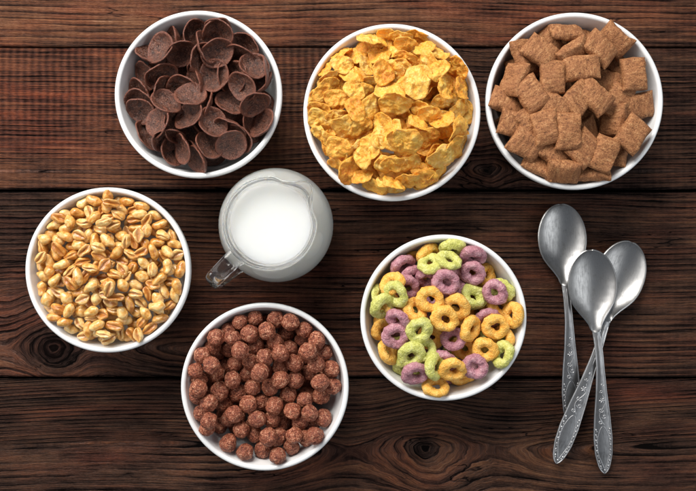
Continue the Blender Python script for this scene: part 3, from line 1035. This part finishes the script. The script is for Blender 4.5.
# ------------------------------------------------------------------ 5. cocoa balls
b5 = make_bowl(264.8, 386.7, 84.0, 'white porcelain bowl full of round cocoa balls, bottom centre left of the table')
BA = [((178, 300), [(418, 95, 1), (333, 120, 1), (262, 145, 0), (210, 195, 1), (302, 205, 1), (388, 185, 1), (470, 170, 1), (425, 262, 1), (340, 270, 2), (258, 288, 1),
                    (130, 292, 1), (170, 250, 0), (188, 348, 2), (97, 375, 1), (293, 368, 2), (395, 350, 1), (475, 315, 1), (450, 390, 2), (365, 420, 0), (195, 425, 0),
                    (285, 450, 2), (128, 470, 1), (75, 440, 0)]),
      ((262, 300), [(75, 95, 1), (158, 120, 2), (240, 150, 1), (28, 170, 2), (125, 195, 1), (310, 210, 2), (205, 225, 0), (62, 235, 1), (155, 265, 0), (98, 290, 2),
                    (258, 265, 1), (350, 288, 1), (230, 315, 0), (172, 350, 1), (298, 350, 1), (387, 372, 1), (20, 310, 1), (240, 405, 1), (85, 380, 0), (95, 440, 2),
                    (178, 450, 2), (320, 445, 2), (405, 470, 1), (15, 390, 0)]),
      ((178, 384), [(90, 70, 0), (228, 40, 1), (170, 95, 1), (110, 145, 1), (248, 122, 1), (310, 75, 1), (180, 180, 2), (310, 160, 1), (270, 200, 1), (378, 120, 2),
                    (450, 110, 0), (430, 200, 2), (145, 240, 1), (330, 258, 2), (270, 330, 1), (360, 390, 1), (415, 285, 0), (220, 240, 0), (393, 30, 1), (458, 376, 1)]),
      ((262, 384), [(30, 30, 2), (140, 75, 0), (62, 130, 1), (230, 100, 1), (312, 80, 1), (162, 160, 2), (265, 160, 1), (340, 195, 1), (205, 220, 1), (50, 205, 1),
                    (35, 290, 2), (100, 310, 1), (178, 285, 2), (240, 320, 1), (165, 365, 1), (92, 395, 1), (290, 265, 0), (260, 230, 0), (95, 235, 0)])]
hp = Heap(b5, -.003, .006, .1)
balls = [ball_mesh(500 + i) for i in range(8)]
rad = [float(np.mean([v.co.length for v in m.vertices])) * 1.03 for m in balls]


def settle(heap, hand, n_low, steps=420):
    """balls pressed down into the bowl until none overlap; the ones seen in the photograph keep to their places"""
    R = np.random.default_rng(3)
    n = n_low + len(hand)
    var = R.integers(0, 8, n); r = np.array(rad)[var]
    P = np.zeros((n, 3)); anchor = np.zeros((n, 2)); hold = np.zeros(n)
    for i, (x, y) in enumerate(disc_points(n_low, heap.b['Rin'] - .012, 77)):
        P[i] = (x, y, .016 + .026 * R.random())
    for k, (px, py, lay) in enumerate(hand):
        i = n_low + k
        zt = ZR - .010 + .0045 * lay
        for _ in range(3):
            w = at(px, py, zt); lx, ly = w.x - heap.b['x'], w.y - heap.b['y']
            q = math.hypot(lx, ly) / heap.b['Rin']
            zt = ZR - .011 + .0045 * lay + .008 * (1 - q * q)
        anchor[i] = (lx, ly); hold[i] = 1; P[i] = (lx, ly, zt)
    pr = np.linspace(0, heap.b['Rin'], 90); pz = bowl_h(pr, heap.b['Rin'])
    pr = np.append(pr, [heap.b['Rin']] * 12); pz = np.append(pz, np.linspace(ZR, ZR + .02, 12))
    for st in range(steps):
        P[:, 2] -= .00022 * (1 - .75 * hold)
        P[:, :2] += .12 * hold[:, None] * (anchor - P[:, :2])
        for _ in range(2):
            D = P[:, None] - P[None]
            d = np.linalg.norm(D, axis=2) + np.eye(n)
            ov = np.maximum(0, r[:, None] + r[None] - d) * (1 - np.eye(n))
            P += (D / d[..., None] * ov[..., None] * .34).sum(1)
            q = np.hypot(P[:, 0], P[:, 1]) + 1e-9
            dr, dz = q[:, None] - pr[None], P[:, 2][:, None] - pz[None]
            dd = np.hypot(dr, dz); j = dd.argmin(1); a = np.arange(n)
            inside = (P[:, 2] > bowl_h(q, heap.b['Rin'])) & (q < heap.b['Rin'])
            push = np.where(inside, np.maximum(0, r - dd[a, j]), r + dd[a, j])
            sg = np.where(inside, 1, -1) / np.maximum(dd[a, j], 1e-6)
            nr_, nz_ = dr[a, j] * sg, dz[a, j] * sg
            P[:, 0] += P[:, 0] / q * nr_ * push; P[:, 1] += P[:, 1] / q * nr_ * push; P[:, 2] += nz_ * push
            q = np.hypot(P[:, 0], P[:, 1]) + 1e-9
            P[:, :2] *= np.minimum(1, (heap.b['Rin'] - .8 * r) / q)[:, None]
    for i in range(n):
        m = balls[var[i]]
        rot = rand_rots(3.0, 1)[0]
        pts = samples(m, 1200) @ np.array(rot.to_matrix()).T
        I, J = heap.cells(pts, P[i, 0], P[i, 1])
        top = pts[:, 2] + P[i, 2]
        o = np.argsort(top); I, J, top = I[o], J[o], top[o]
        up = top > heap.H[I, J]
        heap.H[I[up], J[up]] = top[up]; heap.own[I[up], J[up]] = i
        heap.P.append(dict(x=P[i, 0], y=P[i, 1], z=P[i, 2], R=rot, var=int(var[i]), data={}))
    print('balls off anchor mm', round(float(np.linalg.norm(P[n_low:, :2] - anchor[n_low:], axis=1).mean() * 1000), 2), 'z', P[:, 2].min(), P[:, 2].max())


settle(hp, zones(BA, 5.456), 101)
build(hp, 'cocoa_ball', 'cocoa ball', 'cocoa balls heaped in the bowl', 'the cocoa ball bowl', balls, lambda p: M_COCOA, lambda p: 'round brown cocoa ball')

# ------------------------------------------------------------------ 6. coloured rings
b6 = make_bowl(443.5, 317.7, 83.2, 'white porcelain bowl full of yellow, green and purple cereal rings, right of centre')
Yc, Gc, Pc = 'yellow', 'green', 'purple'
RI = [((355, 230), [(262, 175, Pc, -35, .55, 0), (295, 215, Pc, -35, .6, 0), (297, 285, Pc, 0, .88, 1), (393, 110, Yc, -45, .6, 1), (405, 175, Gc, -10, .55, 2), (388, 245, Pc, 0, .6, 0),
                    (180, 280, Yc, -50, .65, 1), (210, 325, Gc, 60, .7, 1), (105, 360, Gc, 60, .6, 0), (125, 420, Gc, -40, .7, 1), (205, 410, Yc, 60, .6, 0), (300, 420, Yc, 40, .85, 2),
                    (397, 353, Yc, 0, .97, 3), (185, 455, Pc, 40, .6, 2), (420, 465, Pc, 20, .8, 0)]),
      ((440, 230), [(70, 70, Gc, 10, .5, 1), (45, 120, Gc, 5, .55, 2), (175, 143, Pc, 5, .65, 1), (275, 215, Yc, 80, .75, 1), (40, 238, Pc, 0, .96, 2), (170, 245, Pc, 10, .85, 2),
                    (95, 190, Pc, 0, .7, 0), (68, 320, Pc, -20, .5, 1), (185, 380, Gc, 0, .96, 2), (300, 345, Pc, 30, .92, 2), (365, 335, Gc, 60, .8, 1), (70, 408, Yc, 30, .87, 3),
                    (395, 440, Yc, 90, .5, 1), (300, 435, Yc, 20, .7, 0), (265, 475, Pc, -10, .65, 1)]),
      ((355, 315), [(135, 75, Yc, -70, .75, 0), (195, 135, Pc, 0, .95, 2), (312, 105, Gc, 0, .96, 3), (155, 230, Yc, 60, .6, 1), (385, 185, Gc, 20, .9, 1), (280, 250, Gc, 0, .93, 2),
                    (250, 320, Gc, 20, .7, 0), (345, 345, Pc, -20, .77, 2), (395, 265, Gc, 0, .6, 0), (440, 315, Gc, 90, .65, 1), (453, 400, Yc, 5, .55, 1), (470, 58, Yc, 0, .97, 4)]),
      ((440, 315), [(65, 150, Pc, -35, .85, 2), (165, 75, Yc, 100, .72, 2), (115, 215, Yc, 20, .85, 1), (205, 165, Gc, 110, .6, 0), (300, 90, Yc, 0, .96, 3), (375, 115, Yc, 80, .7, 1),
                    (295, 220, Yc, 0, .95, 2), (380, 240, Gc, 110, .5, 1), (205, 305, Pc, 0, .97, 2), (70, 320, Yc, -10, .82, 2), (125, 375, Yc, -10, .6, 1), (20, 240, Pc, 0, .8, 0),
                    (105, 60, Yc, 0, .8, 0)])]
hp = Heap(b6, -.004, .006, .1)
rings, RS = {}, {}
for c in (Yc, Gc, Pc):
    for i in range(6):
        rings[(c, i)] = ring_mesh(600 + i + 10 * len(c)); RS[(c, i)] = samples(rings[(c, i)], 2200)
fill(hp, 420, .009, 12, RS, list(RS), .7, .011, .04, lambda v: {'c': v[0]})
for px, py, c, a, q, lay in sorted(zones(RI, 5.456), key=lambda r: r[5]):
    v = (c, rnd.randrange(6))
    lower_onto(hp, px, py, disc_rots(a, q, 4), RS[v], v, .05, {'c': c})
plug(hp, 60, .013, .005, RS, list(RS), .6, .04, lambda v: {'c': v[0]})
build(hp, 'cereal_ring', 'cereal ring', 'coloured cereal rings heaped in the bowl', 'the ring bowl', rings, lambda p: M_RING[p['data']['c']],
      lambda p: p['data']['c'] + ' sugared cereal ring')

# ------------------------------------------------------------------ glass jug of milk
JZ = 0.098
jc = at(269.2, 223.2, JZ)
jug = empty('milk_jug', (jc.x, jc.y, 0))
tag(jug, 'round clear glass jug with spout and loop handle, filled with milk', 'jug')
outer = smooth_curve([(0.030, 0.0005, 0), (0.0345, 0.003, 0), (0.0430, 0.020, 0), (0.0468, 0.043, 0), (0.0430, 0.066, 0), (0.0352, 0.083, 0), (0.0342, 0.090, 0), (0.0358, JZ - .001, 0)], 8)
inner = smooth_curve([(0.0338, JZ - .001, 0), (0.0312, 0.090, 0), (0.0316, 0.083, 0), (0.0395, 0.066, 0), (0.0438, 0.043, 0), (0.0400, 0.020, 0), (0.031, 0.0065, 0), (0.020, 0.0055, 0)], 8)
prof = [(1e-5, 0.002), (0.022, 0.0016)] + [(p.x, p.y) for p in outer]
lip0 = len(prof)
for k in range(1, 6):
    a = PI * k / 6
    prof.append((0.0348 + 0.0010 * math.cos(a), JZ - .001 + 0.0013 * math.sin(a)))
prof += [(p.x, p.y) for p in inner] + [(1e-5, 0.0055)]
NJ = 128
v, f = lathe(prof, NJ)
SPD = math.radians(44)
vv = []
for (x, y, z) in v:
    r, a = math.hypot(x, y), math.atan2(y, x)
    d = (a - SPD + PI) % (2 * PI) - PI
    if z > .080 and r > .02:
        t = min(1, (z - .080) / (JZ - .080)) ** 1.6
        r += t * (.0078 * math.exp(-(d / .21) ** 2) - .0018 * math.exp(-((abs(d) - .50) / .16) ** 2))
        z += t * (.0022 * math.exp(-(d / .3) ** 2))
    vv.append((r * math.cos(a), r * math.sin(a), z))
jb = link('jug_body', mesh('jug_body', vv, f), jug, GLASS)
# handle: flattened bar swept away from the spout
ha = SPD + PI
hd = Vector((math.cos(ha), math.sin(ha), 0)); hs = Vector((-hd.y, hd.x, 0))
path = smooth_curve([(0.0345, 0.088, 0), (0.044, 0.0905, 0), (0.056, 0.0885, 0), (0.0635, 0.079, 0), (0.0655, 0.064, 0), (0.062, 0.049, 0), (0.054, 0.039, 0), (0.0462, 0.036, 0)], 10)
V = []
ns = 20
for i, p in enumerate(path):
    q0, q1 = path[max(0, i - 1)], path[min(len(path) - 1, i + 1)]
    t = (q1 - q0).normalized(); nrm = Vector((-t.y, t.x, 0))
    e = min(i, len(path) - 1 - i) / 10
    w = .0067 + .0020 * math.exp(-e * 2.2); h = .0030 + .0014 * math.exp(-e * 2.2)
    for k in range(ns):
        a = 2 * PI * k / ns
        c, s = math.cos(a), math.sin(a)
        off = h * math.copysign(abs(s) ** .7, s)
        r, z = p.x + nrm.x * off, p.y + nrm.y * off
        co = hd * r + hs * (w * math.copysign(abs(c) ** .7, c)); co.z = z
        V.append(co)
F = tube_faces(len(path), ns)
F.append(tuple(range(ns))[::-1]); F.append(tuple((len(path) - 1) * ns + k for k in range(ns)))
link('handle', mesh('handle', V, F), jug, HGLASS)
# milk inside, reaching a hair into the wall so no air shows between them
mz = 0.0860
mp = [(1e-5, 0.0048)] + [(p.x + .0004, p.y - .0004) for p in reversed(inner) if p.y < mz - .001]
rt = mp[-1][0]
mp += [(rt, mz), (rt - .0004, mz + .0006), (rt - .0015, mz + .0001), (rt - .003, mz - .0002), (1e-5, mz - .0002)]
v, f = lathe(mp, 96)
mk = link('milk', mesh('milk', v, f), None, MILK)
mk.location = (jc.x, jc.y, 0)
tag(mk, 'white milk filling the glass jug almost to the spout', 'milk')

# ------------------------------------------------------------------ spoons
SL, BL = 0.197, 0.070     # whole length, bowl length
WB = 0.0203


def half_width(s):
    t = s / BL
    if t <= .42:
        return WB * math.sqrt(max(0, 1 - ((.42 - t) / .42) ** 2))
    if t <= 1.0:
        return WB * float(np.interp(t, BT, BW))
    u = (s - BL) / (SL - BL)
    return float(np.interp(u, HT, HW))


def pre(xs, ys, n=400, k=18):
    g = np.linspace(xs[0], xs[-1], n); v = np.interp(g, xs, ys)
    pad = np.concatenate([np.full(k, v[0]), v, np.full(k, v[-1])])
    ker = np.hanning(2 * k + 1); ker /= ker.sum()
    w = np.convolve(pad, ker, 'same')[k:-k]
    bl = np.clip(np.minimum(np.arange(n), np.arange(n)[::-1]) / k, 0, 1)
    return g, w * bl + v * (1 - bl)


BT, BW = pre([.42, .5, .58, .66, .74, .82, .9, 1.0], [1, .985, .93, .82, .64, .43, .26, .175])
HT, HW = pre([0, .08, .25, .42, .58, .74, .86, .94, .98, 1.0], [.00355, .0033, .0036, .0050, .0070, .0083, .0077, .0055, .0034, .0004], 400, 10)
ZT, ZZ = pre([0, .12, .2, .36, .42, .5, .62, .8, 1.0], [.0092, .0088, .0086, .0098, .0118, .0125, .0105, .0062, .0030], 400, 26)


def top_z(s, u):
    """height of the upper face at length s and cross position u in -1..1"""
    base = float(np.interp(s / SL, ZT, ZZ))
    t = s / BL
    if t < 1:
        dep = .0082 * max(0, math.sin(PI * min(1, t ** .9))) ** .75
        base -= dep * max(0, 1 - u * u) ** .85
        cv = max(0, (t - .75) / .25)
    else:
        cv = 1.0
    return base + cv * .0011 * (1 - u * u)


def strip(name, s_list, nu, parent, mat, thick):
    V, F = [], []
    for s in s_list:
        w = max(half_width(s), .0003)
        for j in range(nu):
            u = -math.cos(PI * j / (nu - 1))
            V.append((w * u, -s, top_z(s, u)))
    for i in range(len(s_list) - 1):
        for j in range(nu - 1):
            a = i * nu + j
            F.append((a, a + nu, a + nu + 1, a + 1))
    me = mesh(name, V, F, closed=False)
    o = link(name, me, parent, mat)
    m = o.modifiers.new('thickness', 'SOLIDIFY'); m.thickness = thick; m.offset = -1
    b = o.modifiers.new('edge', 'BEVEL'); b.width = .00035; b.segments = 2; b.limit_method = 'ANGLE'; b.angle_limit = math.radians(50)
    return o


def relief(handle_parent):
    """raised rim, flower, scrolls and beads on the handle, one mesh"""
    V, F = [], []
    def tube(pts, r):
        n = 8
        b = len(V)
        P = []
        for s, x in pts:
            w = max(half_width(s), .0005)
            P.append(Vector((x, -s, top_z(s, max(-1, min(1, x / w))) + r * .25)))
        for i, p in enumerate(P):
            t = (P[min(i + 1, len(P) - 1)] - P[max(i - 1, 0)]).normalized()
            sd = Vector((t.y, -t.x, 0)).normalized(); up = Vector((0, 0, 1))
            k = 1.0 if 0 < i < len(P) - 1 else .35
            for m in range(n):
                a = 2 * PI * m / n
                V.append(p + sd * (r * k * math.cos(a)) + up * (r * .8 * k * math.sin(a)))
        for i in range(len(P) - 1):
            for m in range(n):
                l = (m + 1) % n
                F.append((b + i * n + m, b + i * n + l, b + (i + 1) * n + l, b + (i + 1) * n + m))
    def bead(s, x, r, st=1.0):
        tube([(s - r * 1.2 * st, x), (s - r * .6 * st, x), (s, x), (s + r * .6 * st, x), (s + r * 1.2 * st, x)], r)
    L = SL - BL
    S_ = lambda u: BL + u * L
    # border
    for sg in (1, -1):
        tube([(S_(u), sg * max(0, half_width(S_(u)) - .0006)) for u in np.linspace(.03, .995, 70)], .00055)
    # groove line down the slim shank
    tube([(S_(u), 0) for u in np.linspace(.02, .30, 20)], .0005)
    # flower
    fs, fr = S_(.47), .0021
    for k in range(6):
        a = 2 * PI * k / 6
        tube([(fs + math.sin(a) * fr * q, math.cos(a) * fr * q) for q in (.25, .6, 1.0, 1.25)], .00062)
    bead(fs, 0, .0006)
    # scrolls
    def scroll(u0, x0, size, sg, turns=1.2):
        pts = []
        for q in np.linspace(0, 1, 26):
            a = q * turns * 2 * PI
            rr = size * (1 - .8 * q)
            pts.append((S_(u0) + rr * math.sin(a), x0 + sg * rr * math.cos(a)))
        tube(pts, .00045)
    scroll(.54, -.0012, .0022, 1); scroll(.585, .0014, .0022, -1); scroll(.625, -.0020, .0018, 1); scroll(.36, .0006, .0014, 1); scroll(.405, -.0006, .0015, -1)
    tube([(S_(.43 + .22 * q), .0026 * math.sin(q * 2.2 * PI)) for q in np.linspace(0, 1, 30)], .00045)
    # frame of the smooth oval, with leaf beads
    for sg in (1, -1):
        tube([(S_(u), sg * max(.0002, (half_width(S_(u)) - .0027) * math.sin(PI * (u - .655) / .31) ** .5)) for u in np.linspace(.656, .964, 34)], .00035)
        for i, u in enumerate(np.linspace(.68, .945, 8)):
            x = half_width(S_(u)) - .0019
            bead(S_(u), sg * x, .00075, 1.3)
            bead(S_(u) + .0016, sg * (x - .0007), .0005, 1.0)
    bead(S_(.972), 0, .0008)
    o = link('ornament', mesh('ornament', V, F, closed=False), handle_parent, ORNATE)
    return o


def spoon(tip, end, z_tip, z_end, label):
    a, b = at(*tip, 0.006 + z_tip), at(*end, 0.004 + z_end)
    d = (b - a); d.z = 0
    o = empty('spoon', (a.x, a.y, z_tip))
    yaw = math.atan2(d.y, d.x) + PI / 2
    pitch = math.atan2(z_end - z_tip, SL)
    o.rotation_euler = (Matrix.Rotation(yaw, 4, 'Z') @ Matrix.Rotation(-pitch, 4, 'X')).to_euler()
    k = d.length / SL
    tag(o, label, 'spoon', 'metal spoons on the table')
    tip_s = [BL * .5 * (1 - math.cos(PI * i / 90)) for i in range(91)]
    bl = strip('bowl', [max(s, 1e-4) for s in tip_s if s < BL * .985] + [BL], 31, o, STEEL, .0011)
    hl = strip('handle', [BL + (SL - BL) * .5 * (1 - math.cos(PI * i / 120)) for i in range(121)], 17, o, PATINA, .0016)
    relief(hl)
    o.scale = (k, k, k)
    return o


spoon((559.5, 205), (573, 430), 0.0, 0.0, 'steel spoon lying lowest at the left, its handle end under another')
spoon((630, 243), (556, 464), 0.0, 0.0062, 'slanting steel spoon crossed beneath the front one, bowl furthest right')
spoon((589, 250), (605, 474), 0.0132, 0.0008, 'steel spoon on top, bowl overlapping the two others')

# ------------------------------------------------------------------ light
w = bpy.data.worlds.new('World'); scene.world = w; w.use_nodes = True
w.node_tree.nodes['Background'].inputs[0].default_value = (0.80, 0.88, 1.0, 1)
w.node_tree.nodes['Background'].inputs[1].default_value = 0.17


def softbox(name, loc, target, sx, sy, power, color):
    l = bpy.data.lights.new(name, 'AREA'); l.shape = 'RECTANGLE'; l.size = sx; l.size_y = sy; l.energy = power; l.color = color
    o = bpy.data.objects.new(name, l); COL.objects.link(o)
    o.location = loc
    o.rotation_euler = (Vector(target) - Vector(loc)).to_track_quat('-Z', 'Y').to_euler()
    return o


softbox('window_light', (-0.42, 0.95, 0.95), (-.05, 0.03, 0), 1.0, 0.65, 30, (1.0, 0.97, 0.92))
softbox('side_light', (-1.2, 0.1, 0.85), (-.1, 0, 0), 1.2, 1.0, 9, (1.0, 0.97, 0.93))

softbox('fill_light', (1.15, -0.25, 0.85), (0.1, 0, 0), 1.0, 1.0, 6, (0.95, 0.98, 1.0))

# ------------------------------------------------------------------ camera
cam = bpy.data.cameras.new('camera'); co = bpy.data.objects.new('camera', cam); COL.objects.link(co)
co.location = (0, 0, HC); co.rotation_euler = (0, 0, 0)
cam.sensor_fit = 'HORIZONTAL'; cam.sensor_width = 36
cam.lens = 36 * HC / (696 * S)
cam.clip_start = .01; cam.clip_end = 50
scene.camera = co
scene.view_settings.view_transform = 'Standard'
scene.view_settings.look = 'None'
scene.view_settings.exposure = 0
scene.cycles.max_bounces = 12
scene.cycles.transmission_bounces = 12
